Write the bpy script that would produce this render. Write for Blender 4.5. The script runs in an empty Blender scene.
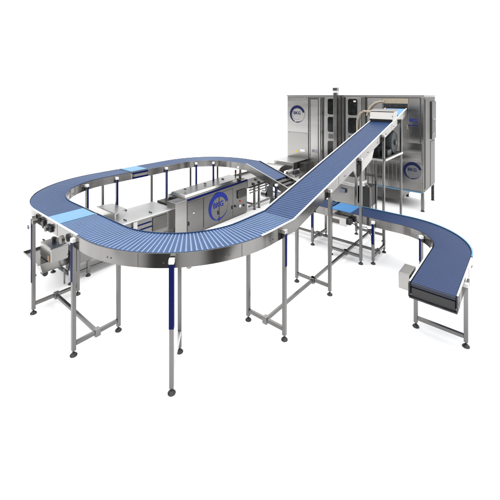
import bpy, bmesh, math, random
from mathutils import Vector, Matrix
random.seed(7)
K = 1.4                      # metres per layout unit
sc = bpy.context.scene
# ---------------------------------------------------------------- camera
cam_d = bpy.data.cameras.new('camera'); cam = bpy.data.objects.new('camera', cam_d)
sc.collection.objects.link(cam)
cam.location = (0, 0, 2.5 * K)
cam.rotation_euler = (math.radians(90), 0, math.radians(39.57))
cam_d.sensor_width = 36; cam_d.lens = 24.48; cam_d.shift_y = -0.31
cam_d.clip_start = 0.05; cam_d.clip_end = 2000
sc.camera = cam
# ---------------------------------------------------------------- studio light (world)
sc.view_settings.view_transform = 'Standard'; sc.view_settings.look = 'None'
sc.view_settings.exposure = 0; sc.view_settings.gamma = 1
w = bpy.data.worlds.new('World'); sc.world = w; w.use_nodes = True
nt = w.node_tree; N = nt.nodes; L = nt.links
bg = N['Background']
tc = N.new('ShaderNodeTexCoord')
def dotn(vec):
    d = N.new('ShaderNodeVectorMath'); d.operation = 'DOT_PRODUCT'
    L.new(tc.outputs['Generated'], d.inputs[0]); d.inputs[1].default_value = vec
    return d.outputs['Value']
def smooth(val, a, b, lo=0, hi=1):
    m = N.new('ShaderNodeMapRange'); m.interpolation_type = 'SMOOTHSTEP'
    L.new(val, m.inputs[0])
    m.inputs[1].default_value = a; m.inputs[2].default_value = b
    m.inputs[3].default_value = lo; m.inputs[4].default_value = hi
    return m.outputs[0]
def mixv(f, a, b):
    m = N.new('ShaderNodeMix'); m.data_type = 'FLOAT'
    L.new(f, m.inputs[0])
    for i, v in ((2, a), (3, b)):
        if isinstance(v, (int, float)): m.inputs[i].default_value = v
        else: L.new(v, m.inputs[i])
    return m.outputs[0]
front = smooth(dotn((-.637, .771, 0)), .38, .60)
side = dotn((.771, .637, 0))
s1 = N.new('ShaderNodeMath'); s1.operation = 'MULTIPLY'; L.new(side, s1.inputs[0]); s1.inputs[1].default_value = 7.5
s2 = N.new('ShaderNodeMath'); s2.operation = 'SINE'; L.new(s1.outputs[0], s2.inputs[0])
behind = smooth(s2.outputs[0], -.55, .85, .09, 1.35)      # invented bright bands behind the camera, added for reflections in the steel
horiz = mixv(front, behind, 1.06)
ceil = smooth(dotn((0, 0, 1)), .42, .62)
tot = mixv(ceil, horiz, 2.9)  # overhead glow, out of view, added to keep the floor pure white
L.new(tot, bg.inputs['Strength']); bg.inputs['Color'].default_value = (1, 1, 1, 1)

# ---------------------------------------------------------------- materials
def mat(name, col, rough=.5, metal=0., noise=0., nscale=8, stretch=(1, 1, 1), bump=0., spec=.5, coat=0.):
    m = bpy.data.materials.new(name); m.use_nodes = True
    t = m.node_tree; n = t.nodes; p = n['Principled BSDF']
    p.inputs['Base Color'].default_value = (*col, 1); p.inputs['Roughness'].default_value = rough
    p.inputs['Metallic'].default_value = metal; p.inputs['Specular IOR Level'].default_value = spec
    p.inputs['Coat Weight'].default_value = coat
    if noise or bump:
        c = n.new('ShaderNodeTexCoord'); mp = n.new('ShaderNodeMapping'); mp.inputs['Scale'].default_value = stretch
        nz = n.new('ShaderNodeTexNoise'); nz.inputs['Scale'].default_value = nscale; nz.inputs['Detail'].default_value = 2
        t.links.new(c.outputs['Object'], mp.inputs[0]); t.links.new(mp.outputs[0], nz.inputs['Vector'])
        r = n.new('ShaderNodeValToRGB')
        r.color_ramp.elements[0].position = .3; r.color_ramp.elements[1].position = .7
        r.color_ramp.elements[0].color = (*[x * (1 - noise) for x in col], 1)
        r.color_ramp.elements[1].color = (*[min(1, x * (1 + noise)) for x in col], 1)
        t.links.new(nz.outputs['Fac'], r.inputs[0]); t.links.new(r.outputs[0], p.inputs['Base Color'])
        rr = n.new('ShaderNodeMapRange'); rr.inputs[3].default_value = max(.02, rough - .03); rr.inputs[4].default_value = rough + .04
        t.links.new(nz.outputs['Fac'], rr.inputs[0]); t.links.new(rr.outputs[0], p.inputs['Roughness'])
        if bump:
            b = n.new('ShaderNodeBump'); b.inputs['Strength'].default_value = bump; b.inputs['Distance'].default_value = .01
            t.links.new(nz.outputs['Fac'], b.inputs['Height']); t.links.new(b.outputs[0], p.inputs['Normal'])
    return m
M = {}
M['steel'] = mat('brushed_steel', (.22, .215, .21), .28, .95, .06, 4, (1, 1, 3), 0)
M['rail'] = mat('rail_steel', (.215, .209, .204), .16, .97, .06, 3, (3, 3, .3), 0)
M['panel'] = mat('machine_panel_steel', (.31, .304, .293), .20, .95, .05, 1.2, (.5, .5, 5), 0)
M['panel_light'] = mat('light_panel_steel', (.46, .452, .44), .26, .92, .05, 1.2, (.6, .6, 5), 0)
M['panel_dark'] = mat('dark_panel_steel', (.11, .107, .10), .35, .9, .1, 2, (1, 1, 3), 0)
M['side'] = mat('shaded_side_steel', (.10, .098, .094), .45, .9, .06, 1.5, (.5, .5, 5), 0)  # same steel as the front; shaded side painted in as a darker base
M['disc'] = mat('grey_logo_disc', (.20, .20, .215), .35, .7)
M['cab'] = mat('cabinet_steel', (.185, .182, .175), .24, .95, .06, 1.4, (.5, .5, 5), 0)
M['navy_roller'] = mat('dark_belt_turn', (.008, .012, .03), .5, 0, .2, 40)
M['leg'] = mat('leg_steel', (.175, .172, .168), .26, .95, .05, 3, (1, 1, 1), 0)
M['table'] = mat('table_steel', (.60, .60, .59), .34, .85, .04, 3, (3, 1, 1), 0)
M['white'] = mat('white_plastic', (.78, .78, .78), .4, 0)
M['cream'] = mat('cream_hose', (.40, .34, .26), .55, 0, .1, 20)
M['black'] = mat('black_rubber', (.015, .015, .017), .45, 0)
M['dark'] = mat('dark_machinery', (.035, .037, .04), .45, .3, .5, 14)
M['gap'] = mat('shadow_gap_seal', (.03, .03, .033), .7, 0)
M['blue'] = mat('blue_enamel', (.0035, .008, .080), .5, 0, 0, spec=.08)
M['navy'] = mat('navy_print', (.006, .010, .055), .4, 0, spec=.2)
M['royal'] = mat('royal_print', (.004, .018, .25), .35, 0, spec=.25)
M['greyprint'] = mat('grey_print', (.16, .17, .22), .5, 0)
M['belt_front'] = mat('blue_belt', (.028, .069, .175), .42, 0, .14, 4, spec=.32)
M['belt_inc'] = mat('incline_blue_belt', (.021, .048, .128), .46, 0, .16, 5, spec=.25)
M['rib_front'] = mat('glint_tinted_belt_rib', (.16, .235, .37), .32, 0, .08, 30)  # pale tint stands in for light reflected off the ribs
M['rib_inc'] = mat('faint_glint_belt_rib', (.029, .064, .158), .42, 0, .1, 12, spec=.3)  # same ribs as the front, with less reflection put into the colour
M['belt_corner'] = mat('matt_blue_belt', (.028, .060, .142), .45, 0, .12, 4, spec=.35)
M['rib_corner'] = mat('matt_blue_belt_rib', (.031, .066, .155), .42, 0, .08, 6, spec=.35)
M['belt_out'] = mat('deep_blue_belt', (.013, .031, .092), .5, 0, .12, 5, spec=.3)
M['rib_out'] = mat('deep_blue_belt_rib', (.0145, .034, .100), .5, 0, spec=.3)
M['sky'] = mat('sky_blue_transfer_belt', (.045, .21, .48), .4, 0, .06, 20)
M['paleblue'] = mat('pale_blue_transfer_belt', (.10, .25, .41), .4, 0, .06, 20)
M['glass'] = mat('dark_window_glass', (.008, .009, .009), .12, 0, .8, 9, (1, 1, 1), 0)
M['fabric'] = mat('dark_drum_mesh', (.035, .042, .045), .6, .2, .5, 60)
M['yellow'] = mat('yellow_sticker', (.75, .5, .03), .5)
M['red'] = mat('red_lamp_cap', (.6, .03, .02), .3)
M['orange'] = mat('tan_label', (.33, .20, .12), .5)
M['floor'] = mat('white_studio_floor', (.93, .93, .93), .9, 0, spec=0)

# ---------------------------------------------------------------- helpers
def wloc(o):
    v = Vector(o.location)
    while o.parent: o = o.parent; v += Vector(o.location)
    return v
class MB:
    def __init__(s): s.v = []; s.f = []; s.m = []; s.p = []
    def box(s, x0, x1, y0, y1, z0, z1, mi=0, rot=0., piv=None):
        pts = [(x, y, z) for z in (z0, z1) for x, y in ((x0, y0), (x1, y0), (x1, y1), (x0, y1))]
        if rot:
            cx, cy = piv or ((x0 + x1) / 2, (y0 + y1) / 2); c, q = math.cos(rot), math.sin(rot)
            pts = [(cx + (x - cx) * c - (y - cy) * q, cy + (x - cx) * q + (y - cy) * c, z) for x, y, z in pts]
        return s.hexa(pts, mi)
    def hexa(s, p, mi=0):
        s.p.append((len(s.v), len(s.f))); b = len(s.v); s.v += [tuple(a) for a in p]
        for f in ((0, 3, 2, 1), (4, 5, 6, 7), (0, 1, 5, 4), (1, 2, 6, 5), (2, 3, 7, 6), (3, 0, 4, 7)):
            s.f.append([b + i for i in f]); s.m.append(mi)
        return s
    def bar(s, a, b, wd, ht, mi=0):
        a = Vector(a); b = Vector(b); d = (b - a).normalized()
        up = Vector((0, 0, 1)) if abs(d.z) < .9 else Vector((0, 1, 0))
        r = d.cross(up).normalized() * wd / 2; u = r.cross(d).normalized() * ht / 2
        return s.hexa([a - r - u, a + r - u, b + r - u, b - r - u, a - r + u, a + r + u, b + r + u, b - r + u], mi)
    def tube(s, pts, rad, seg=12, mi=0, cap=True):
        s.p.append((len(s.v), len(s.f))); pts = [Vector(p) for p in pts]; rings = []
        if isinstance(rad, (int, float)): rad = [rad] * len(pts)
        for i, p in enumerate(pts):
            d = (pts[min(i + 1, len(pts) - 1)] - pts[max(i - 1, 0)]).normalized()
            up = Vector((0, 0, 1)) if abs(d.z) < .9 else Vector((0, 1, 0))
            r = d.cross(up).normalized(); q = r.cross(d).normalized()
            b = len(s.v); rings.append(b)
            for k in range(seg):
                a = 2 * math.pi * k / seg
                s.v.append(tuple(p + (r * math.cos(a) + q * math.sin(a)) * rad[i]))
        for i in range(len(rings) - 1):
            for k in range(seg):
                k2 = (k + 1) % seg
                s.f.append([rings[i] + k, rings[i] + k2, rings[i + 1] + k2, rings[i + 1] + k]); s.m.append(mi)
        if cap:
            s.f.append([rings[0] + k for k in range(seg)][::-1]); s.m.append(mi)
            s.f.append([rings[-1] + k for k in range(seg)]); s.m.append(mi)
        return s
    def prism(s, poly, fn, d0, d1, mi=0):
        s.p.append((len(s.v), len(s.f))); b = len(s.v); n = len(poly)
        s.v += [fn(x, y, d0) for x, y in poly] + [fn(x, y, d1) for x, y in poly]
        s.f.append([b + i for i in range(n)]); s.m.append(mi)
        s.f.append([b + n + i for i in range(n)][::-1]); s.m.append(mi)
        for i in range(n):
            j = (i + 1) % n; s.f.append([b + i, b + n + i, b + n + j, b + j]); s.m.append(mi)
        return s
    def sweep(s, path, a, b_, c, d, mi=0):
        """path: list of (x,y,z,nx,ny); rectangle lateral a..b_, vertical c..d"""
        s.p.append((len(s.v), len(s.f))); base = len(s.v)
        for x, y, z, nx, ny in path:
            for o, h in ((a, c), (b_, c), (b_, d), (a, d)):
                s.v.append((x + nx * o, y + ny * o, z + h))
        n = len(path)
        for i in range(n - 1):
            for k in range(4):
                k2 = (k + 1) % 4
                s.f.append([base + 4 * i + k, base + 4 * i + k2, base + 4 * i + 4 + k2, base + 4 * i + 4 + k]); s.m.append(mi)
        s.f.append([base + k for k in (3, 2, 1, 0)]); s.m.append(mi)
        s.f.append([base + 4 * (n - 1) + k for k in range(4)]); s.m.append(mi)
        return s
    def each(s, name, mats, parent=None, **k):
        e = s.p + [(len(s.v), len(s.f))]; out = []
        for (v0, f0), (v1, f1) in zip(e, e[1:]):
            q = MB(); q.v = s.v[v0:v1]; q.f = [[i - v0 for i in f] for f in s.f[f0:f1]]; q.m = s.m[f0:f1]
            out.append(q.build(name, mats, parent, **k))
        return out
    def build(s, name, mats, parent=None, bevel=0., smooth=False):
        if not isinstance(mats, (list, tuple)): mats = [mats]
        org = wloc(parent) if parent else Vector((0, 0, 0))
        me = bpy.data.meshes.new(name)
        me.from_pydata([tuple(Vector(v) * K - org) for v in s.v], [], s.f)
        for m in mats: me.materials.append(M[m] if isinstance(m, str) else m)
        me.polygons.foreach_set('material_index', s.m)
        bm = bmesh.new(); bm.from_mesh(me); bmesh.ops.recalc_face_normals(bm, faces=bm.faces); bm.to_mesh(me); bm.free()
        if smooth:
            me.polygons.foreach_set('use_smooth', [True] * len(me.polygons))
            me.set_sharp_from_angle(angle=math.radians(40))
        o = bpy.data.objects.new(name, me); sc.collection.objects.link(o); o.parent = parent
        if bevel:
            b = o.modifiers.new('bevel', 'BEVEL'); b.width = bevel * K; b.segments = 2; b.limit_method = 'ANGLE'; b.angle_limit = math.radians(35)
        return o
def B(*a, **k): return MB().box(*a, **k)
def thing(name, loc, label, cat, group=None):
    o = bpy.data.objects.new(name, None); sc.collection.objects.link(o)
    o.location = Vector(loc) * K; o.empty_display_size = .2
    o['label'] = label; o['category'] = cat
    if group: o['group'] = group
    return o
def rrect(x0, x1, y0, y1, r, seg=5):
    p = []
    for cx, cy, a0 in ((x1 - r, y1 - r, 0), (x0 + r, y1 - r, 90), (x0 + r, y0 + r, 180), (x1 - r, y0 + r, 270)):
        for k in range(seg + 1):
            a = math.radians(a0 + 90 * k / seg); p.append((cx + r * math.cos(a), cy + r * math.sin(a)))
    return p
def text_part(txt, size, fn, depth, name, matn, parent, cx, cy, xs=1.):
    cu = bpy.data.curves.new('t', 'FONT'); cu.body = txt; cu.size = size; cu.align_x = 'CENTER'; cu.align_y = 'CENTER'
    cu.offset = size * .022; cu.resolution_u = 3
    to = bpy.data.objects.new('t', cu); sc.collection.objects.link(to)
    dg = bpy.context.evaluated_depsgraph_get(); me0 = bpy.data.meshes.new_from_object(to.evaluated_get(dg))
    mb = MB(); mb.v = [fn(cx + v.co.x * xs, cy + v.co.y, depth) for v in me0.vertices]
    mb.f = [list(p.vertices) for p in me0.polygons]; mb.m = [0] * len(mb.f)
    bpy.data.objects.remove(to); bpy.data.curves.remove(cu); bpy.data.meshes.remove(me0)
    o = mb.build(name, matn, parent)
    sol = o.modifiers.new('thick', 'SOLIDIFY'); sol.thickness = .003; sol.offset = 0
    return o
def swoosh(fn, cx, cy, R, d0, d1, matn, parent, grey='greyprint'):
    mb = MB(); n = 56
    A0, A1 = 12, 335
    out, inn = [], []
    for i in range(n + 1):
        t = i / n; a = math.radians(A0 + (A1 - A0) * t)
        th = R * (.34 * math.sin(math.pi * min(1, (t + .12) / .9) ** .8) ** .7 if t < .78 else .34 * .42 * (1 - t) / .22 * 1.0) if t < .999 else R * .01
        th = max(th, R * .02)
        out.append((cx + R * math.cos(a), cy + R * math.sin(a))); inn.append((cx + (R - th) * math.cos(a), cy + (R - th) * math.sin(a)))
    for i in range(n):
        mb.prism([out[i], out[i + 1], inn[i + 1], inn[i]], fn, d0, d1)
    mb.build('logo_ring', matn, parent)
    g = MB()
    for (r0, r1, a0, a1) in ((.68, .64, 150, 300), (1.0, .96, -28, 12)):
        for i in range(20):
            p = [(cx + R * r * math.cos(math.radians(a)), cy + R * r * math.sin(math.radians(a))) for r, a in
                 ((r0, a0 + (a1 - a0) * i / 20), (r0, a0 + (a1 - a0) * (i + 1) / 20), (r1, a0 + (a1 - a0) * (i + 1) / 20), (r1, a0 + (a1 - a0) * i / 20))]
            g.prism(p, fn, d0, d1)
    g.build('logo_fine_line', grey, parent)

# paths ------------------------------------------------------------
def mkpath(segs, step=.04):
    """segs: ('L',(x0,y0,z0),(x1,y1,z1)) or ('A',cx,cy,R,a0,a1,z); returns samples with plan normals (to the right-hand outer side)"""
    out = []
    def add(p):
        if out and (Vector(p[:3]) - Vector(out[-1][:3])).length < 1e-5: return
        out.append(p)
    for s in segs:
        if s[0] == 'L':
            a, b = Vector(s[1]), Vector(s[2]); n = max(1, round((b - a).length / step)); d = (b - a); l = math.hypot(d.x, d.y)
            nx, ny = d.y / l, -d.x / l
            for i in range(n + 1):
                p = a.lerp(b, i / n); add((p.x, p.y, p.z, nx, ny))
        else:
            _, cx, cy, R, a0, a1, z = s; a0, a1 = math.radians(a0), math.radians(a1)
            n = max(2, round(abs(a1 - a0) * R / step)); sg = 1 if a1 > a0 else -1
            for i in range(n + 1):
                a = a0 + (a1 - a0) * i / n; add((cx + R * math.cos(a), cy + R * math.sin(a), z, sg * math.cos(a), sg * math.sin(a)))
    return out
def belt(parent, path, hw, mats, rib=.0035, ribw=.28, thick=.014, name='belt', gap=.05):
    mb = MB()
    for i in range(len(path) - 1):
        p, q = path[i], path[i + 1]
        def at(t, o, h):
            x = p[0] + (q[0] - p[0]) * t; y = p[1] + (q[1] - p[1]) * t; z = p[2] + (q[2] - p[2]) * t
            nx = p[3] + (q[3] - p[3]) * t; ny = p[4] + (q[4] - p[4]) * t
            return (x + nx * o, y + ny * o, z + h)
        def blk(t0, t1, h0, h1, mi, w=hw):
            mb.hexa([at(t0, -w, h0), at(t0, w, h0), at(t1, w, h0), at(t1, -w, h0), at(t0, -w, h1), at(t0, w, h1), at(t1, w, h1), at(t1, -w, h1)], mi)
        blk(.0, 1 - gap, -thick, 0, 0)
        blk(.3, .3 + ribw, .0005, rib, 1, hw - .004)
    return mb.build(name, mats, parent)
def rails(parent, path, off=.205, h=.12, top=.004, name='side_rail', cap=None, lip='steel', th=.012):
    for sg in (1, -1):
        mb = MB()
        a, b = (off, off + th) if sg > 0 else (-off - th, -off)
        mb.sweep(path, a, b, -h, top)
        # bottom flange
        mb.sweep(path, *( (off - .03, off) if sg > 0 else (-off, -off + .03)), -h, -h + .008)
        r = mb.build(name, 'rail', parent, smooth=True)
        # bolts and joint plates as part of the rail's own detail
        bo = MB(); acc = 0; last = None
        for i in range(1, len(path) - 1):
            p = path[i]; acc += math.dist(path[i - 1][:3], p[:3])
            if i % 19 == 9:
                o = (off + th) * sg; q = Vector((p[0] + p[3] * o, p[1] + p[4] * o, p[2]))
                MB().box(q.x - .0022, q.x + .0022, q.y - .0012, q.y + .0012, p[2] - h + .004, p[2] + top - .004, rot=math.atan2(p[3], -p[4])).build('seam', 'panel_dark', r)
            if acc > .42:
                acc = 0
                o = (off + th) * sg
                for dt in (-.02, .02):
                    tx, ty = -p[4], p[3]
                    c = Vector((p[0] + p[3] * o + tx * dt, p[1] + p[4] * o + ty * dt, p[2] - h * .62))
                    bo.tube([c, c + Vector((p[3], p[4], 0)) * sg * .006], .0065, 8)
        if bo.v: bo.each('bolt', 'steel', r)
        if cap:
            c = MB(); c.sweep(path, *((off - .003, off + .012) if sg > 0 else (-off - .012, -off + .003)), top + .001, top + .015)
            c.build('guide_strip', cap, parent, bevel=.002)
def under(parent, path, w=.17, z0=-.1, name='return_belt', m='belt_corner'):
    MB().sweep(path, -w, w, z0, z0 + .012).build(name, m, parent)
    mb = MB()
    for p in path[2::9]:
        mb.bar((p[0] - p[3] * .2, p[1] - p[4] * .2, p[2] - .055), (p[0] + p[3] * .2, p[1] + p[4] * .2, p[2] - .055), .02, .02)
    mb.each('cross_member', 'leg', parent)
LW = .038
def support(parent, po, pi, zo, zi=None, blue='', brk='oi', zc=.11, mode='face', bm='white', cross='leg', bl=.55, skip=''):
    """po outer foot, pi inner foot; zo, zi: belt heights above the two legs"""
    if zi is None: zi = zo
    po3 = Vector((po[0], po[1], zc)); pi3 = Vector((pi[0], pi[1], zc))
    dv = (po3 - pi3).normalized(); rot = math.atan2(dv.y, dv.x)
    cb = MB().bar(pi3 + dv * .021, po3 - dv * .021, .032, .036).build('support_frame', cross, parent, bevel=.003)
    for key, p, z, sg in (('o', po, zo, 1), ('i', pi, zi, -1)):
        if key in skip: continue
        x, y = p; top = z - .062
        MB().box(x - LW / 2, x + LW / 2, y - LW / 2, y + LW / 2, .05, top, rot=rot).build('leg', 'leg', cb, bevel=.004)
        f = MB().tube([(x, y, 0), (x, y, .008), (x, y, .022), (x, y, .03)], [.033, .034, .022, .012], 16)
        f.tube([(x, y, .028), (x, y, .052)], .008, 8)
        f.build('foot', 'black', cb, smooth=True)
        if key in brk:
            bw = .0235
            MB().box(x - bw, x + bw, y - bw, y + bw, top + .001, top + .040, rot=rot).build('bracket', bm, cb, bevel=.004)
            MB().box(x - .012 - dv.x * sg * .026, x + .012 - dv.x * sg * .026, y - .010 - dv.y * sg * .026, y + .010 - dv.y * sg * .026, top - .03, top + .03).build('clamp_plate', 'dark', cb)
        if key in blue:
            L0 = top - (top - .05) * bl
            if mode == 'wrap':
                s = MB().box(x - LW / 2 - .002, x + LW / 2 + .002, y - LW / 2 - .002, y + LW / 2 + .002, L0, top - .004, rot=rot)
            else:
                q = Vector((x, y, 0)) + dv * sg * (LW / 2 + .002)
                s = MB().box(q.x - .0025, q.x + .0025, q.y - .0165, q.y + .0165, L0, top - .004, rot=rot)
            s.build('cover_strip', 'blue', cb)
    return cb
def link(parent, a, b, z=.105):
    a = Vector((*a, z)); b = Vector((*b, z)); d = (b - a).normalized()
    mb = MB().bar(a, b, .03, .034)
    lb = mb.build('link_bar', 'leg', parent, bevel=.003)
    rot = math.atan2(d.y, d.x)
    for p in (a + d * .005, b - d * .005):
        MB().box(p.x - .03, p.x + .03, p.y - .028, p.y + .028, z - .035, z + .035, rot=rot).build('clamp', 'steel', lb, bevel=.005)

# ================================================================= setting
fl = MB(); fl.v = [(X * .771 - Z * .637, X * .637 + Z * .771, 0) for X, Z in ((-250, 1.6), (250, 1.6), (250, 300), (-250, 300))]; fl.f = [[0, 1, 2, 3]]; fl.m = [0]
fo = fl.build('floor', 'floor'); fo['kind'] = 'structure'; fo['label'] = 'plain white studio floor'

ZL = 1.15
# ================================================================= front curve and incline conveyor
inc = thing('incline_conveyor', (-3.2, 1.665, 0), 'blue ribbed belt conveyor curving across the front and climbing into the tall machine', 'conveyor')
NZ = 7.42; SL = .247
flat = [('L', (-3.79, 1.665, ZL), (-3.23, 1.665, ZL)), ('A', -3.23, 2.715, 1.05, -90, 0, ZL), ('L', (-2.18, 2.715, ZL), (-2.18, 3.13, ZL))]
ztop = ZL + (NZ - 3.13) * SL
slope = [('L', (-2.18, 3.13, ZL), (-2.18, NZ, ztop))]
pf = mkpath(flat); ps = mkpath(slope)
pfull = pf + ps[1:]
kb = round((6.95 - 3.13) / (NZ - 3.13) * (len(ps) - 1))
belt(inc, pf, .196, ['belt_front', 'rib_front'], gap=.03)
belt(inc, ps[:kb + 1], .196, ['belt_inc', 'rib_inc'], name='incline_belt', gap=.03, ribw=.4, rib=.003)
MB().sweep(ps[kb + 1:], -.19, .19, -.014, .004).build('transfer_belt', 'sky', inc)
rails(inc, pf, cap=None)
MB().sweep(pf[:-8], .199, .2045, -.02, .006).build('wear_strip', 'belt_front', inc)
MB().sweep(pf, -.2045, -.199, -.02, .012).build('wear_strip', 'belt_corner', inc)
rails(inc, ps, cap='white', h=.125)
MB().sweep(pf[:12], .201, .217, .005, .014).build('edge_trim', 'white', inc)
c = MB(); kk = len(pf) - 14
c.sweep(pf[kk:], .203, .216, .005, .018); c.sweep(pf[kk:], -.216, -.203, .013, .022); c.each('guide_strip', 'white', inc, bevel=.002)
under(inc, pfull, m='belt_corner')
zi = lambda n: ZL + max(0, n - 3.13) * SL
support(inc, (-3.385, 1.437), (-3.376, 1.893), ZL, blue='o', brk='o', bl=.36, mode='face')
c45 = math.cos(math.radians(43)); s45 = math.sin(math.radians(43))
support(inc, (-2.321, 1.778), (-2.634, 2.114), ZL, blue='o', zc=.2, bl=.52, cross='table', mode='wrap')
for n, bl in ((2.90, 'o'), (3.915, ''), (4.92, ''), (5.93, ''), (6.93, '')):
    support(inc, (-1.94, n), (-2.42, n), zi(n), blue=bl, bl=.32, mode='face', bm='table', brk='oi' if n < 6.5 else '')
for a, b in ((2.9, 3.915), (3.915, 4.92), (4.92, 5.93), (5.93, 6.93)): link(inc, (-2.18, a), (-2.18, b))
# drip bracket under the front curve
MB().box(-2.30, -2.27, 1.92, 1.95, 1.0, 1.03).build('hanging_bolt', 'steel', inc)
# drive housing beneath the incline
mb = MB(); n0, n1 = 4.85, 5.55
mb.hexa([(-1.99, n0, zi(n0) - .30), (-1.965, n0, zi(n0) - .30), (-1.965, n1 - .1, zi(n1) - .28), (-1.99, n1 - .1, zi(n1) - .28),
         (-1.99, n0 - .15, zi(n0) - .13), (-1.965, n0 - .15, zi(n0) - .13), (-1.965, n1, zi(n1) - .13), (-1.99, n1, zi(n1) - .13)])
mb.build('side_skirt', 'panel', inc, bevel=.003)
# hood over the belt near the top
mb = MB(); zt = 2.205
mb.hexa([(-2.40, 6.50, zi(6.5) + .06), (-1.965, 6.50, zi(6.5) + .06), (-1.965, 6.80, zi(6.8) + .06), (-2.40, 6.80, zi(6.8) + .06),
         (-2.40, 6.56, zt - .02), (-1.965, 6.56, zt - .02), (-1.965, 6.80, zt + .01), (-2.40, 6.80, zt + .01)])
mb.hexa([(-2.42, 6.54, zt - .018), (-1.945, 6.54, zt - .018), (-1.945, 6.82, zt + .012), (-2.42, 6.82, zt + .012),
         (-2.42, 6.54, zt - .006), (-1.945, 6.54, zt - .006), (-1.945, 6.82, zt + .024), (-2.42, 6.82, zt + .024)])
hood = mb.build('hood', 'panel', inc, bevel=.008)
mb = MB()
for x in (-2.395, -1.975): mb.box(x - .008, x + .008, 6.52, 6.78, zi(6.52) - .02, zi(6.78) + .06)
mb.each('hood_side', 'panel', hood)
B(-2.36, -2.0, 6.53, 6.56, zi(6.53) + .012, zi(6.53) + .07).build('rubber_curtain', 'black', inc)
# platform frame around the upper legs
mb = MB(); z = 1.39
mb.bar((-2.42, 5.905, z), (-1.94, 5.905, z), .03, .04); mb.bar((-1.915, 5.93, z), (-1.915, 6.93, z), .03, .04)
mb.bar((-2.445, 5.93, z), (-2.445, 6.93, z), .03, .04); mb.bar((-2.42, 6.955, z), (-1.94, 6.955, z), .03, .04)
pfm = mb.each('platform_frame', 'panel_light', inc, bevel=.003)[0]
B(-2.39, -1.97, 5.96, 6.90, 1.375, 1.39).build('platform_plate', 'panel_dark', pfm)
dr = MB().tube([(-2.33, 6.72, 1.60), (-2.29, 6.72, 1.60), (-2.04, 6.72, 1.60), (-1.99, 6.72, 1.60)], [.18, .225, .225, .20], 40)
dro = dr.build('drive_drum', 'fabric', inc, smooth=True)
MB().tube([(-1.995, 6.72, 1.60), (-1.96, 6.72, 1.60)], .05, 16).build('hub', 'dark', dro, smooth=True)
gb = B(-2.32, -2.12, 6.2, 6.5, 1.39, 1.56); gb.box(-2.1, -1.99, 6.3, 6.52, 1.39, 1.5)
gb.tube([(-2.3, 6.16, 1.58), (-2.02, 6.16, 1.58)], .05, 14)
gb.each('gear_motor', 'dark', inc, bevel=.008)

# ================================================================= left corner conveyor
cor = thing('corner_conveyor', (-5.0, 2.2, 0), 'dull blue belt conveyor rounding the far left corner between two pale blue transfer strips', 'conveyor')
pc = mkpath([('L', (-5.57, 3.24, ZL), (-5.57, 2.785, ZL)), ('A', -4.45, 2.785, 1.12, 180, 270, ZL), ('L', (-4.45, 1.665, ZL), (-4.13, 1.665, ZL))], .036)
belt(cor, pc, .196, ['belt_corner', 'rib_corner'], gap=.02, rib=.002, ribw=.5)
pcr = pc[:-1] + mkpath([('L', (-4.13, 1.665, ZL), (-3.80, 1.665, ZL))])
rails(cor, pcr); under(cor, pc)
MB().sweep(pc, -.2045, -.199, -.02, .010).build('wear_strip', 'belt_corner', cor)
B(-4.115, -3.805, 1.475, 1.855, ZL - .014, ZL + .004).build('transfer_belt', 'paleblue', cor)
c = MB(); c.sweep(pcr[-36:], .201, .217, .005, .014); c.build('guide_strip', 'white', cor)
fa = support(cor, (-4.389, 1.420), (-4.379, 1.909), ZL, blue='o', brk='o', bl=.7, mode='face', bm='table')
link(cor, (-4.384, 1.665), (-3.38, 1.665))
a = math.radians(24)
support(cor, (-4.45 - 1.36 * math.cos(a), 2.785 - 1.36 * math.sin(a)), (-4.45 - .88 * math.cos(a), 2.785 - .88 * math.sin(a)), ZL, blue='i', brk='i')
support(cor, (-5.81, 2.96), (-5.33, 2.96), ZL, blue='i', brk='i', bl=.95)
# drive blocks on the outside of the rail by the transfer strip
mb = MB(); mb.box(-4.16, -4.12, 1.425, 1.447, 1.035, 1.12); mb.box(-4.05, -3.92, 1.425, 1.447, 1.04, 1.10)
mb.each('bearing_plate', 'dark', cor, bevel=.004)
mb = MB(); mb.tube([(-4.00, 1.43, 1.07), (-4.00, 1.40, 1.07)], .03, 16); mb.tube([(-3.60, 1.43, 1.06), (-3.60, 1.40, 1.06)], .04, 16)
mb.tube([(-4.30, 1.43, 1.08), (-4.30, 1.38, 1.08)], .028, 16)
mb.each('roller_bearing', 'panel_dark', cor, smooth=True)
MB().tube([(-4.50, 1.40, .98), (-4.42, 1.38, .98)], .012, 10).build('sensor', 'steel', cor, smooth=True)

# ================================================================= rear conveyor with descent
rear = thing('descending_conveyor', (-5.0, 5.0, 0), 'blue belt conveyor along the back that bends and drops to pass under the incline', 'conveyor')
NB = 5.27; D = .32; us, ue = -4.27, -2.93
pr = mkpath([('L', (-5.57, 3.59, ZL), (-5.57, 4.30, ZL)), ('A', -4.6, 4.30, .97, 180, 90, ZL), ('L', (-4.6, NB, ZL), (us, NB, ZL))], .036)
pd = mkpath([('L', (us, NB, ZL), (-3.62, NB, ZL - D * .65))], .036)
pd2 = mkpath([('L', (-3.62, NB, ZL - D * .65), (ue, NB, ZL - D * (ue - us)))], .1)
flip = lambda P: [(x, y, z, -a, -b) for x, y, z, a, b in P]
belt(rear, pr, .196, ['belt_corner', 'rib_corner'], gap=.02, rib=.002, ribw=.5)
belt(rear, pd, .19, ['belt_corner', 'rib_corner'], gap=.02, rib=.002, ribw=.5, name='descent_belt')
MB().sweep(pd2, -.19, .19, -.05, -.03).build('slide_plate', 'panel_dark', rear)
mb = MB()
for p in pd2[1:-1]: mb.tube([(p[0], p[1] - .19, p[2] - .015), (p[0], p[1] + .19, p[2] - .015)], .012, 10)
mb.each('roller', 'dark', rear, smooth=True)
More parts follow.
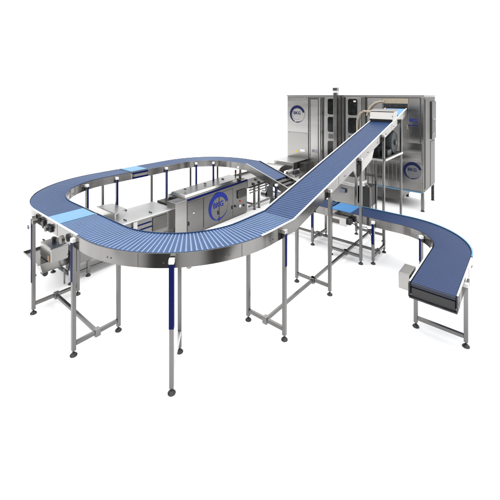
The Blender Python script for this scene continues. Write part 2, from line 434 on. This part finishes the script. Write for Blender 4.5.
pr0 = [(-5.57, 3.25, ZL, *pr[0][3:])] + pr
rails(rear, pr0); rails(rear, pd + pd2[1:], h=.12, cap='panel_light'); under(rear, pr + pd[1:])
B(-5.75, -5.39, 3.26, 3.58, ZL + .001, ZL + .012).build('transfer_belt', 'paleblue', rear)
mb = B(-5.352, -5.340, 3.27, 3.57, ZL - .115, ZL - .085); mb.box(-5.352, -5.340, 3.27, 3.57, ZL - .035, ZL - .008)
mb.each('blue_side_cover', 'blue', rear)
B(-5.352, -5.343, 3.29, 3.55, ZL - .083, ZL - .037).build('side_plate', 'panel', rear)
support(rear, (-5.81, 3.96), (-5.33, 3.96), ZL, blue='i', brk='i', bl=.95)
for ph, b in ((27, .95), (55, .45)):
    a = math.radians(ph)
    support(rear, (-4.6 - 1.215 * math.cos(a), 4.3 + 1.215 * math.sin(a)), (-4.6 - .725 * math.cos(a), 4.3 + .725 * math.sin(a)), ZL, blue='i', brk='i', bl=b)
B(-4.72, -4.68, 5.345, 5.385, .758, ZL - .105).build('pedestal_post', 'leg', rear, bevel=.003)
B(-4.76, -4.64, 5.31, 5.42, .745, .757).build('pedestal_plate', 'leg', rear)
B(-4.50, -4.45, 5.045, 5.052, ZL - .10, ZL - .06).build('bracket', 'white', rear)
support(rear, (-3.54, 5.51), (-3.54, 5.03), ZL - D * .73, blue='i', brk='i')
B(-3.62, -3.22, 5.56, 5.78, .83, .85).build('catch_tray', 'table', rear, bevel=.003)
B(-3.68, -3.58, 4.93, 4.99, .66, .86, rot=.4).build('chain_guard', 'dark', rear, bevel=.012)
MB().hexa([(-3.64, 4.93, .50), (-3.56, 4.93, .50), (-3.56, 4.98, .50), (-3.64, 4.98, .50), (-3.60, 4.93, .655), (-3.50, 4.93, .655), (-3.50, 4.98, .655), (-3.60, 4.98, .655)]).build('gear_case', 'dark', rear, bevel=.01)
MB().tube([(-3.80, 4.96, .70), (-3.69, 4.96, .70)], [.058, .062], 20).build('motor', 'steel', rear, smooth=True)
MB().tube([(-3.62, 4.94, .86), (-3.62, 4.92, .92), (-3.60, 4.98, .97)], .012, 8).build('motor_cable', 'black', rear, smooth=True)

# ================================================================= discharge conveyor
dis = thing('discharge_conveyor', (-1.5, 5.2, 0), 'low deep blue belt conveyor curving right and ending at the front right', 'conveyor')
ZD = .655
pq = mkpath([('L', (-2.92, 5.28, ZD), (-1.42, 5.28, ZD)), ('A', -1.42, 4.58, .70, 90, 0, ZD), ('L', (-.72, 4.58, ZD), (-.72, 3.60, ZD))], .034)
ks = round((-2.52 + 2.92) / .034); ke = round((-2.16 + 2.92) / .034)
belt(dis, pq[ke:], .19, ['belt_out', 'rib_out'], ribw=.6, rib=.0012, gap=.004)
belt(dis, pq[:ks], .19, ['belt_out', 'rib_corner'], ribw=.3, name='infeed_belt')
MB().sweep(pq[ks:ke + 1], -.195, .195, -.014, .006).build('transfer_belt', 'sky', dis)
rails(dis, pq, cap=None, off=.198)
kc = len(pq) - 29
mb = MB(); mb.sweep(pq[kc:], .196, .210, .005, .014); mb.sweep(pq[kc:], -.210, -.196, .005, .014)
mb.each('guide_strip', 'white', dis, bevel=.002)
MB().sweep(pq[ke:kc], -.212, -.196, .005, .014).build('edge_trim', 'paleblue', dis)
under(dis, pq, m='belt_out')
mb = MB().tube([(-.91, 3.606, ZD - .022), (-.53, 3.606, ZD - .022)], .021, 20)
mb.build('end_roller', 'navy_roller', dis, smooth=True)
B(-.909, -.531, 3.588, 3.78, ZD - .134, ZD - .045).build('end_cover', 'black', dis, bevel=.004)
B(-.925, -.515, 3.572, 3.62, ZD - .146, ZD - .136).build('drip_lip', 'dark', dis)
mb = MB()
for x in (-.925, -.515): mb.box(x - .006, x + .006, 3.565, 3.70, ZD - .13, ZD + .003)
mb.each('end_plate', 'dark', dis, bevel=.002)
mb = B(-1.065, -.955, 3.72, 3.955, ZD - .165, ZD + .0); mbx = mb.build('motor_housing', 'panel', dis, bevel=.006)
B(-.955, -.93, 3.80, 3.90, ZD - .10, ZD - .03).build('mount', 'dark', mbx)
B(-.503, -.480, 4.01, 4.10, ZD - .10, ZD - .03).build('tensioner_plate', 'panel_dark', dis, bevel=.004)
mb = B(-2.44, -2.17, 4.92, 5.05, ZD - .165, ZD - .045).build('transfer_motor', 'panel_light', dis, bevel=.006)
B(-2.40, -2.28, 4.913, 4.92, ZD - .14, ZD - .08).build('cover_plate', 'panel_dark', mb)
B(-2.17, -2.11, 4.95, 5.05, ZD - .14, ZD - .06).build('motor_cap', 'dark', mb, bevel=.01)
support(dis, (-2.81, 5.52), (-2.81, 5.04), ZD, blue='i', brk='i')
support(dis, (-1.80, 5.52), (-1.80, 5.04), ZD, blue='i', brk='i')
a = math.radians(50)
support(dis, (-1.42 + .94 * math.cos(a), 4.58 + .94 * math.sin(a)), (-1.42 + .46 * math.cos(a), 4.58 + .46 * math.sin(a)), ZD, blue='i', brk='i')
support(dis, (-.497, 3.97), (-.958, 3.97), ZD, bm='table', brk='o', zc=.10)
link(dis, (-2.81, 5.28), (-1.80, 5.28)); link(dis, (-3.5, 5.28), (-2.84, 5.28))

# ================================================================= infeed table of the wrapping line
tab = thing('feed_table', (-5.0, 2.6, 0), 'long low steel feed table running beneath the loop to the blue striped cabinet', 'table')
B(-5.28, -4.68, 2.0, 3.64, .555, .575).build('table_top', 'table', tab, bevel=.004)
mb = B(-5.27, -4.70, 2.02, 3.66, .22, .55); mb  .build('body', 'cab', tab, bevel=.004)
mb = B(-4.699, -4.692, 2.75, 3.20, .462, .48); mb.box(-4.699, -4.692, 2.85, 3.42, .385, .403)
mb.box(-4.699, -4.692, 2.1, 2.7, .462, .48); mb.each('stripe', 'blue', tab)
B(-4.70, -4.665, 2.86, 2.93, .25, .553).build('post_plate', 'panel_light', tab, bevel=.003)
B(-4.699, -4.685, 3.22, 3.50, .30, .52).build('dark_recess_plate', 'panel_dark', tab, bevel=.003)  # dark colour stands in for the depth of a recess
B(-5.46, -4.86, 2.665, 2.685, .56, .69).build('guard_plate', 'panel_light', tab, bevel=.003)
mb = MB().hexa([(-5.46, 2.69, .675), (-4.87, 2.69, .675), (-5.02, 2.95, .66), (-5.44, 2.95, .66), (-5.46, 2.69, .69), (-4.87, 2.69, .69), (-5.02, 2.95, .675), (-5.44, 2.95, .675)])
mb.build('sloped_lid', 'table', tab, bevel=.002)
for (u, n) in ((-4.80, 2.80), (-4.80, 3.25), (-5.22, 3.05)):
    MB().box(u - .035, u - .012, n - .01, n + .01, .576, .592).box(u + .012, u + .035, n - .01, n + .01, .576, .592).build('clip', 'dark', tab, bevel=.003)
def plainleg(parent, u, n, zt, m='leg'):
    l = B(u - .02, u + .02, n - .02, n + .02, .04, zt).build('leg', m, parent, bevel=.004)
    f = MB().tube([(u, n, 0), (u, n, .01), (u, n, .024)], [.032, .033, .018], 14); f.tube([(u, n, .024), (u, n, .042)], .008, 8)
    f.build('foot', 'black', l, smooth=True)
for u, n in ((-4.72, 3.5), (-5.24, 3.5), (-4.72, 2.2), (-5.24, 2.2)): plainleg(tab, u, n, .22)
MB().bar((-4.72, 1.955, .10), (-4.72, 3.5, .10), .025, .035).build('floor_rail', 'leg', tab)

# ================================================================= drive unit at the left end of the table
drv = thing('drive_unit', (-4.9, 1.8, 0), 'small steel unit with slanted hopper tray and grey gearbox under the left corner', 'machine')
for u, n, m in ((-4.69, 1.955, 'table'), (-5.20, 1.93, 'leg'), (-5.295, 1.717, 'leg')): plainleg(drv, u, n, .50, m)
MB().bar((-5.18, 1.93, .13), (-4.71, 1.95, .13), .03, .04).build('cross_beam', 'dark', drv, bevel=.003)
mb = MB()   # open tray with raised lips
mb.box(-4.95, -4.47, 1.50, 1.95, .485, .495); mb.box(-4.96, -4.95, 1.49, 1.96, .485, .52); mb.box(-4.95, -4.47, 1.49, 1.50, .485, .51)
mb.build('tray', 'panel', drv, bevel=.002)
mb = MB().hexa([(-4.72, 1.56, .355), (-4.52, 1.56, .355), (-4.52, 1.85, .355), (-4.72, 1.85, .355), (-4.93, 1.52, .483), (-4.48, 1.52, .483), (-4.48, 1.93, .483), (-4.93, 1.93, .483)])
mb.build('hopper', 'panel', drv, bevel=.004)
g = B(-4.72, -4.38, 1.60, 1.80, .497, .675, ).build('gearbox', 'panel', drv, bevel=.012)
MB().tube([(-4.60, 1.72, .676), (-4.60, 1.72, .70), (-4.60, 1.72, .72)], [.022, .028, .024], 14).build('knob', 'black', g, smooth=True)
B(-4.46, -4.41, 1.592, 1.60, .52, .58).build('gearbox_label', 'orange', g)
MB().tube([(-4.62, 1.60, .33), (-4.54, 1.60, .33)], .03, 14).build('outlet', 'dark', drv, smooth=True)
mb = B(-4.62, -4.46, 1.86, 1.98, .27, .56); mb.box(-4.44, -4.36, 1.84, 1.90, .30, .50); mb.bar((-4.62, 1.84, .62), (-4.3, 1.84, .50), .03, .02)
mb.each('chain_case', 'dark', drv, bevel=.012)
MB().tube([(-4.50, 1.80, .33), (-4.50, 1.80, .14)], .01, 10).build('drain_pipe', 'leg', drv)
MB().tube([(-4.40, 1.84, .48), (-4.37, 1.80, .38), (-4.42, 1.8, .28), (-4.5, 1.83, .24)], .008, 8).build('cable', 'black', drv, smooth=True)

# ================================================================= wrapping cabinet
cab = thing('wrapping_machine', (-4.9, 4.7, 0), 'long low steel cabinet with blue stripe and round blue logo inside the loop', 'machine')
FU = -4.65
cf = lambda a, b, d: (FU + d, a, b)
bd = MB(); n0, n1 = 3.87, 5.53
bd.hexa([(-5.16, n0, .02), (FU, n0, .02), (FU, n1, .02), (-5.16, n1, .02), (-5.16, n0, .672), (FU, n0, .672), (FU, n1, .716), (-5.16, n1, .716)])
bd.build('body', 'cab', cab, bevel=.004)
mb = MB().hexa([(-4.652, n0, .63), (-4.640, n0, .63), (-4.640, n1, .674), (-4.652, n1, .674), (-4.652, n0, .665), (-4.640, n0, .665), (-4.640, n1, .712), (-4.652, n1, .712)])
mb.build('stripe', 'blue', cab)
lid = MB().hexa([(-5.14, 3.9, .675), (-4.70, 3.9, .675), (-4.70, 5.5, .718), (-5.14, 5.5, .718), (-5.12, 3.93, .715), (-4.74, 3.93, .715), (-4.74, 5.47, .755), (-5.12, 5.47, .755)])
lid.build('lid', 'panel_light', cab, bevel=.006)
B(-4.655, -4.61, n0 - .02, n0 - .001, .02, .67).build('corner_seal', 'dark', cab)
eb = B(-4.83, -4.60, 3.60, 3.848, .02, .675).build('end_housing', 'panel', cab, bevel=.006)
B(-5.20, -4.84, 3.66, 3.86, .02, .60).build('end_frame', 'panel_dark', cab, bevel=.005)
B(-5.16, -4.86, 3.652, 3.66, .36, .52).build('end_plate', 'cab', cab)
for i, (a, b) in enumerate(((3.90, 4.268), (4.286, 4.672), (4.692, 5.07))):
    dpl = MB().prism(rrect(a, b, .06, .605, .012), cf, .0, .008).build('door', 'cab', cab, bevel=.002)
    MB().prism(rrect(b - .03 if i else a + .012, b - .008 if i else a + .034, .20, .27, .008), cf, .0085, .022).build('handle', 'black', dpl)
mb = MB()
for a in (4.277, 4.682, 5.08): mb.prism([(a - .004, .05), (a + .004, .05), (a + .004, .615), (a - .004, .615)], cf, .0005, .003)
mb.each('door_gap', 'gap', cab)
swoosh(cf, 4.67, .355, .268, .0085, .0115, 'royal', cab)
text_part('BKG', .145, cf, .010, 'logo_text', 'royal', cab, 4.66, .385, 1.0)
MB().prism(rrect(4.02, 4.06, .385, .40, .006), cf, .0085, .010).build('sticker', 'white', cab)
dsp = MB().prism(rrect(5.22, 5.49, .37, .53, .01), cf, .0, .03).build('display_housing', 'panel_dark', cab, bevel=.003)
MB().prism(rrect(5.25, 5.38, .40, .51, .006), cf, .0305, .033).build('screen', 'glass', dsp)
MB().prism(rrect(5.40, 5.47, .40, .51, .006), cf, .0305, .033).build('keypad', 'dark', dsp)
for a, b, r, m in ((5.15, .235, .022, 'black'), (5.29, .205, .03, 'white'), (5.42, .185, .02, 'black'), (5.31, .30, .014, 'red')):
    MB().tube([cf(a, b, .001), cf(a, b, .02)], r, 16).build('button', m, cab, smooth=True)
bc = MB().tube([(-4.80, 5.33, .76), (-4.80, 5.33, .84)], .014, 12).build('beacon_post', 'dark', cab, smooth=True)
MB().tube([(-4.80, 5.33, .841), (-4.80, 5.33, .885)], .022, 14).build('beacon_red', 'red', bc, smooth=True)
MB().tube([(-4.80, 5.33, .886), (-4.80, 5.33, .92)], .02, 14).build('beacon_cap', 'black', bc, smooth=True)
mb = MB()
for n in (4.1, 4.6, 5.1): mb.box(-4.98, -4.92, n - .012, n + .012, .74 , .765)
mb.each('lid_hinge', 'leg', cab, bevel=.004)

# ================================================================= link conveyor from cabinet to freezer
lk = thing('transfer_conveyor', (-4.9, 6.5, 0), 'open framed chain conveyor between the cabinet and the tall machine', 'conveyor')
B(-5.16, -4.68, 5.56, 6.9, .64, .66).build('bed', 'panel_light', lk, bevel=.003)
mb = B(-4.68, -4.66, 5.56, 6.95, .50, .70); mb.box(-5.18, -5.16, 5.56, 6.95, .50, .70); mb.each('side_rail', 'panel', lk, bevel=.002)
B(-4.659, -4.652, 5.6, 6.9, .44, .47).build('lower_rail', 'panel_dark', lk)
mb = MB()
for n in (5.75, 5.95, 6.2, 6.45, 6.7):
    mb.tube([(-4.655, n, .56), (-4.63, n, .56)], .028, 14); mb.tube([(-4.655, n + .08, .64), (-4.63, n + .08, .64)], .02, 12)
mb.each('sprocket', 'dark', lk, smooth=True)
MB().bar((-4.64, 5.6, .505), (-4.64, 6.9, .52), .012, .02).build('chain', 'dark', lk)
MB().bar((-4.64, 5.6, .40), (-4.64, 6.4, .40), .02, .02).build('stay_rod', 'leg', lk)
for u, n in ((-4.66, 5.79), (-5.14, 5.79), (-4.66, 5.95), (-4.66, 6.85), (-5.14, 6.85)): plainleg(lk, u, n, .50)
mb = MB().bar((-4.66, 5.60, .11), (-4.66, 6.85, .11), .025, .035); mb.bar((-5.14, 5.79, .11), (-4.66, 5.79, .11), .025, .035)
mb.bar((-5.14, 6.85, .11), (-4.66, 6.85, .11), .025, .035); mb.each('floor_rail', 'leg', lk)
# infeed housing against the tall machine
inf = thing('infeed_housing', (-4.9, 7.4, 0), 'boxy steel infeed housing standing against the lower left of the tall machine', 'machine')
mb = B(-5.22, -4.62, 7.30, 7.93, .60, .78).build('housing', 'panel', inf, bevel=.006)
B(-5.24, -4.60, 7.26, 7.93, .785, .80).build('cover', 'table', inf, bevel=.004)
B(-4.60, -4.40, 7.55, 7.93, .30, .76).build('side_box', 'panel_dark', inf, bevel=.006)
mb = MB(); seg = 12; prev = None; pts = []
for i in range(seg + 1):
    a = math.pi * i / seg; pts.append((7.02 - .26 * math.cos(a), .62 + .14 * math.sin(a)))
mb.prism(pts, lambda a, b, d: (d, a, b), -5.22, -4.70); mb.build('domed_cover', 'panel', inf, smooth=True)
B(-4.70, -4.40, 7.02, 7.40, .50, .56).build('ledge', 'panel_light', inf, bevel=.004)
B(-4.52, -4.44, 7.1, 7.3, .56, .64).build('small_motor', 'dark', inf, bevel=.01)
for u, n in ((-4.68, 7.1), (-5.15, 7.1), (-4.66, 7.7)): plainleg(inf, u, n, .60)

# ================================================================= tall machine
fz = thing('spiral_freezer', (-3.5, 8.5, 0), 'tall stainless steel machine with tinted windows and round logos at the back', 'machine')
FN = 7.95
mf = lambda a, b, d: (a, FN - d, b)
def mp(u0, u1, z0, z1, d0=0., d1=.012, r=.004):
    return MB().prism(rrect(u0, u1, z0, z1, r, 3), mf, d0, d1)
X0, X1, ZT = -5.22, -1.76, 2.485
B(X0, -3.06, FN, 9.02, .12, ZT - .012).build('body', 'panel', fz, bevel=.006)
B(-3.055, X1, FN, 9.02, .40, ZT - .012).build('right_body', 'panel', fz, bevel=.006)
B(X0 - .01, X1 + .01, FN - .02, 9.04, ZT - .01, ZT + .012).build('roof', 'panel', fz, bevel=.004)
# left column
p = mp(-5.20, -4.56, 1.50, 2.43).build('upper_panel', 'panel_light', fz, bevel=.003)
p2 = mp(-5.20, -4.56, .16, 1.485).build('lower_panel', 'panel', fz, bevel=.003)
mp(-4.55, -4.535, .16, 2.44, .0, .004).build('door_gap', 'gap', fz)
mp(-4.53, -4.15, .16, 2.43, .0, .006).build('narrow_door_frame', 'panel', fz, bevel=.003)
mb = MB()
for a, b, c, d in ((-4.50, -4.245, 2.385, 2.40), (-4.50, -4.485, .9, 2.385), (-4.26, -4.245, .5, 2.385)): mb.prism([(a, c), (b, c), (b, d), (a, d)], mf, .0065, .009)
mb.each('door_seal', 'gap', fz)
mp(-4.48, -4.265, .5, 2.38, .0065, .016).build('narrow_door', 'panel_light', fz, bevel=.003)
mp(-4.235, -4.19, .3, 2.42, .0065, .03).build('door_post', 'panel_light', fz, bevel=.004)
mp(-4.175, -4.105, .2, 2.42, .0, .0035).build('seal_strip', 'gap', fz)
for z in (1.0, 1.5, 2.0):
    mp(-4.165, -4.13, z, z + .09, .0035, .03).build('hinge', 'leg', fz, bevel=.004)
swoosh(mf, -4.895, 1.985, .235, .0125, .0155, 'navy', fz)
text_part('BKG', .115, mf, .014, 'logo_text', 'navy', fz, -4.90, 2.01)
text_part('BKG', .11, mf, .018, 'door_text', 'greyprint', fz, -4.36, 1.03, .8)
mb = MB().prism([(-4.965, .94), (-4.885, .94), (-4.925, 1.01)], mf, .0125, .015); mb.build('warning_sticker', 'yellow', fz)
# window doors
def wdoor(u0, u1, w0, w1):
    d = mp(u0, u1, .42, 2.44, .0, .03, .01).build('window_door', 'panel_light', fz, bevel=.004)
    for z0, z1 in ((2.01, 2.405), (1.57, 1.95), (.95, 1.34), (.50, .88)):
        MB().prism(rrect(w0 - .02, w1 + .02, z0 - .02, z1 + .02, .055), mf, .0305, .036).build('window_frame', 'panel_light', d)
        MB().prism(rrect(w0, w1, z0, z1, .045), mf, .0365, .040).build('window_pane', 'glass', d)
    mb = MB(); mb.prism(rrect(w0 + .02, w1 - .02, 1.40, 1.52, .01), mf, .0305, .045); mb.build('door_latch', 'leg', d, bevel=.004)
wdoor(-4.07, -3.65, -3.98, -3.73)
wdoor(-3.50, -3.11, -3.44, -3.205)
mp(-3.30, -3.24, 2.33, 2.365, .0405, .043).build('window_glint', 'white', fz)  # white plate painted in for a small reflection on the pane
mp(-3.63, -3.59, .42, 2.44, .0, .004).build('seal_strip', 'gap', fz)
mp(-3.545, -3.515, .42, 2.44, .0, .004).build('seal_strip', 'gap', fz)
mp(-3.585, -3.55, .42, 2.44, .0, .03).build('door_post', 'panel', fz, bevel=.004)
mp(-3.09, -3.01, .42, 2.46, .0, .05).build('corner_post', 'panel', fz, bevel=.004)
# right part: frame, opening, logo panel
mb = MB()
for a, b, c, d in ((-2.995, -1.815, 2.43, 2.445), (-2.995, -2.98, 1.47, 2.43), (-1.83, -1.815, 1.47, 2.43)): mb.prism([(a, c), (b, c), (b, d), (a, d)], mf, .0, .005)
mb.each('panel_seal', 'gap', fz)
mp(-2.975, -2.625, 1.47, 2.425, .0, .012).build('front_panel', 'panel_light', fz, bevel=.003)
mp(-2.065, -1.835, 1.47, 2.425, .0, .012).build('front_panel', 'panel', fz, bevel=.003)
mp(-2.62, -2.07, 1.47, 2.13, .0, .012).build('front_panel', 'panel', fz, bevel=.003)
mp(-2.62, -2.07, 2.31, 2.425, .0, .02).build('opening_header', 'cream', fz, bevel=.003)
mp(-2.60, -2.09, 2.14, 2.305, .0, .008).build('belt_opening', 'black', fz)
mb = MB()
for i in range(9):
    a = -2.59 + i * .055; mb.prism([(a, 2.235), (a + .05, 2.235), (a + .05, 2.30), (a, 2.30)], mf, .0085, .014)
mb.each('curtain', 'dark', fz)
text_part('BKG', .10, mf, .014, 'logo_text', 'royal', fz, -1.965, 1.945, .9)
mp(-2.10, -1.865, 1.832, 1.847, .0125, .014).build('logo_underline', 'royal', fz)
# lower right: rounded shield that catches the light
mb = MB(); prof = []
for i in range(13):
    t = i / 12; prof.append((1.455 - t * .42, .008 + .035 * math.sin(math.pi * t)))
for i in range(12):
    (z0, d0), (z1, d1) = prof[i], prof[i + 1]
    mb.hexa([(-2.99, FN, z0), (-1.80, FN, z0), (-1.80, FN, z1), (-2.99, FN, z1), (-2.99, FN - d0, z0), (-1.80, FN - d0, z0), (-1.80, FN - d1, z1), (-2.99, FN - d1, z1)])
mb.build('bulged_panel', 'panel', fz, smooth=True)
mp(-2.20, -1.80, .43, 1.03, .0, .012).build('logo_panel', 'panel', fz, bevel=.003)
mp(-2.99, -2.22, .43, 1.03, .0, .010).build('ribbed_panel', 'panel', fz, bevel=.003)
mb = MB()
for i in range(8):
    a = -2.95 + i * .09; mb.prism([(a, .46), (a + .012, .46), (a + .012, 1.0), (a, 1.0)], mf, .0105, .020)
mb.each('panel_rib', 'panel', fz, bevel=.002)
MB().tube([mf(-1.985, .855, .004), mf(-1.985, .855, .0123)], .183, 48).build('logo_disc', 'disc', fz)
swoosh(mf, -1.985, .855, .185, .0125, .0155, 'navy', fz)
text_part('BKG', .095, mf, .014, 'logo_text', 'navy', fz, -1.99, .875)
mp(-3.0, -1.80, .395, .415, .0, .03).build('bottom_trim', 'paleblue', fz)
for z in (2.27, 2.0, 1.7, 1.2, .9, .6):
    MB().tube([mf(-1.785, z, 0), mf(-1.785, z, .012)], .009, 10).build('hinge_pin', 'leg', fz)
B(-2.60, -2.08, 7.50, 7.94, 2.11, 2.13).build('infeed_shelf', 'leg', fz)
mb = B(-3.9, -2.27, 8.05, 8.9, .13, .40); mb.build('base_skirt', 'panel_dark', fz, bevel=.004)
# right side face
sf = lambda a, b, d: (X1 + d, a, b)
MB().prism([(FN + .03, .42), (9.01, .42), (9.01, ZT - .03), (FN + .03, ZT - .03)], sf, .0, .006).build('side_shade_sheet', 'side', fz)  # added thin sheet that darkens the whole side as if in shade
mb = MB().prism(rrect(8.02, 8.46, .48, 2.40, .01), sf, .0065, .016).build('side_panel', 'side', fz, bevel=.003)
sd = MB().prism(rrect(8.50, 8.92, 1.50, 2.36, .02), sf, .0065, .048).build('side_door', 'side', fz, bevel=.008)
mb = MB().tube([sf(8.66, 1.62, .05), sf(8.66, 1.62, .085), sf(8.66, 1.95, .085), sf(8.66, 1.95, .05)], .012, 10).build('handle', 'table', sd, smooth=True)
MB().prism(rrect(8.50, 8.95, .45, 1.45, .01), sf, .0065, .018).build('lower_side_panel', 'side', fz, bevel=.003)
for u, n, m in ((-1.79, 7.98, 'paleblue'), (-1.80, 9.0, 'dark'), (-2.35, 8.95, 'dark')):
    l = B(u - .03, u + .03, n - .03, n + .03, .035, .40).build('leg', 'leg' if m == 'paleblue' else m, fz, bevel=.004)
    MB().tube([(u, n, 0), (u, n, .012), (u, n, .035)], [.04, .04, .02], 14).build('foot', 'black', l, smooth=True)
for u in (-5.1, -4.2, -3.3):
    MB().tube([(u, 8.05, 0), (u, 8.05, .02), (u, 8.05, .12)], [.05, .05, .03], 12).build('foot', 'black', fz)

mp(-4.80, -4.66, .98, 1.04, .0125, .0145).build('rating_plate', 'white', fz)
mp(-2.93, -2.85, 1.53, 1.58, .0125, .0145).build('rating_plate', 'white', fz)
for z0 in (2.38, 1.47, .50):
    MB().tube([mf(-5.14, z0, .012), mf(-5.14, z0, .020)], .008, 8).build('panel_bolt', 'leg', fz)
    MB().tube([mf(-4.62, z0, .012), mf(-4.62, z0, .020)], .008, 8).build('panel_bolt', 'leg', fz)
mp(-5.20, X1, 2.448, 2.470, .0, .018).build('top_trim', 'panel_light', fz, bevel=.002)
# signal post in front of the tall machine
sp = thing('signal_post', (-3.70, 7.80, 0), 'tall square steel post with a pale cap rising before the window doors', 'post')
B(-3.75, -3.655, 7.75, 7.84, .02, 2.56).build('post', 'panel', sp, bevel=.005)
B(-3.75, -3.655, 7.75, 7.84, 2.565, 2.60).build('pale_band', 'white', sp)
B(-3.76, -3.645, 7.74, 7.85, 2.603, 2.68).build('cap', 'panel', sp, bevel=.005)
B(-3.80, -3.605, 7.70, 7.89, 0, .02).build('base_plate', 'leg', sp)
# cream hoses beside the incline
h1 = MB().tube([(-3.19, 7.86, 1.50), (-3.19, 7.86, 1.72), (-3.18, 7.84, 1.90), (-3.11, 7.80, 2.05), (-2.98, 7.72, 2.13), (-2.82, 7.62, 2.13), (-2.66, 7.52, 2.09), (-2.52, 7.42, 2.06)], .021, 12)
h1o = h1.build('hose', 'cream', None, smooth=True); h1o['label'] = 'longer cream hose arching over the left edge of the incline top'; h1o['category'] = 'hose'; h1o['group'] = 'hoses at the machine opening'
h2 = MB().tube([(-2.97, 7.90, 2.02), (-2.93, 7.88, 2.14), (-2.86, 7.86, 2.24), (-2.76, 7.86, 2.32), (-2.66, 7.88, 2.35), (-2.58, 7.91, 2.345)], .023, 12)
h2o = h2.build('hose', 'cream', None, smooth=True); h2o['label'] = 'shorter cream hose ending at the left of the belt opening'; h2o['category'] = 'hose'; h2o['group'] = 'hoses at the machine opening'
MB().tube([(-2.07, 7.9, 1.76), (-2.07, 7.88, 1.80), (-2.08, 7.88, 1.86)], .014, 8).build('cable_gland', 'orange', fz, smooth=True)

MB().tube([(-1.01, 3.955, .56), (-1.01, 4.02, .54), (-.97, 4.10, .50), (-.955, 4.0, .30), (-.975, 3.99, .12)], .007, 8).build('motor_cable', 'black', dis, smooth=True)
MB().tube([(-2.12, 5.0, .55), (-2.02, 5.02, .50), (-1.90, 5.04, .52), (-1.83, 5.05, .40), (-1.825, 5.065, .12)], .007, 8).build('motor_cable', 'black', dis, smooth=True)
MB().tube([(-2.2, 6.2, 1.50), (-2.3, 6.0, 1.46), (-2.41, 5.96, 1.30), (-2.44, 5.93, .80), (-2.445, 5.93, .15)], .009, 8).build('motor_cable', 'black', inc, smooth=True)
MB().tube([(-4.70, 1.68, .60), (-4.80, 1.66, .66), (-4.92, 1.72, .60), (-4.97, 1.80, .45), (-5.18, 1.90, .30)], .008, 8).build('power_cable', 'black', drv, smooth=True)
# cabinet behind the strip, under the incline
cb2 = thing('control_cabinet', (-2.85, 6.6, 0), 'small steel cabinet with pale lid standing beneath the incline', 'cabinet')
B(-3.30, -2.66, 6.55, 6.95, .30, .69, rot=-.15).build('body', 'panel', cb2, bevel=.006)
B(-3.33, -2.63, 6.50, 6.98, .695, .755, rot=-.15).build('lid', 'table', cb2, bevel=.006)
B(-2.98, -2.85, 6.50, 6.53, .52, .60, rot=-.15, piv=(-2.98, 6.75)).build('blue_label', 'greyprint', cb2)
B(-2.62, -2.42, 6.55, 6.9, .30, .70).build('side_unit', 'black', cb2, bevel=.01)
B(-2.62, -2.50, 6.50, 6.6, .72, .80).build('valve_block', 'white', cb2, bevel=.01)
MB().tube([(-2.55, 6.55, .77), (-2.45, 6.55, .76), (-2.40, 6.55, .70), (-2.39, 6.56, .30), (-2.39, 6.58, .04)], .018, 10).build('pipe', 'leg', cb2, smooth=True)
for u, n in ((-3.2, 6.65), (-2.75, 6.6), (-2.75, 6.88), (-3.2, 6.9)): plainleg(cb2, u, n, .30)
mb = MB()
for u in (-2.68, -2.58): mb.tube([(u, 7.2, .04), (u, 7.2, 1.3)], .012, 8)
mb.bar((-2.75, 7.2, .80), (-2.3, 7.2, .80), .04, .04)
pr_ = mb.build('pipe_rack', 'leg', None); pr_['label'] = 'pair of thin upright pipes with a crossbar before the tall machine'; pr_['category'] = 'pipe rack'
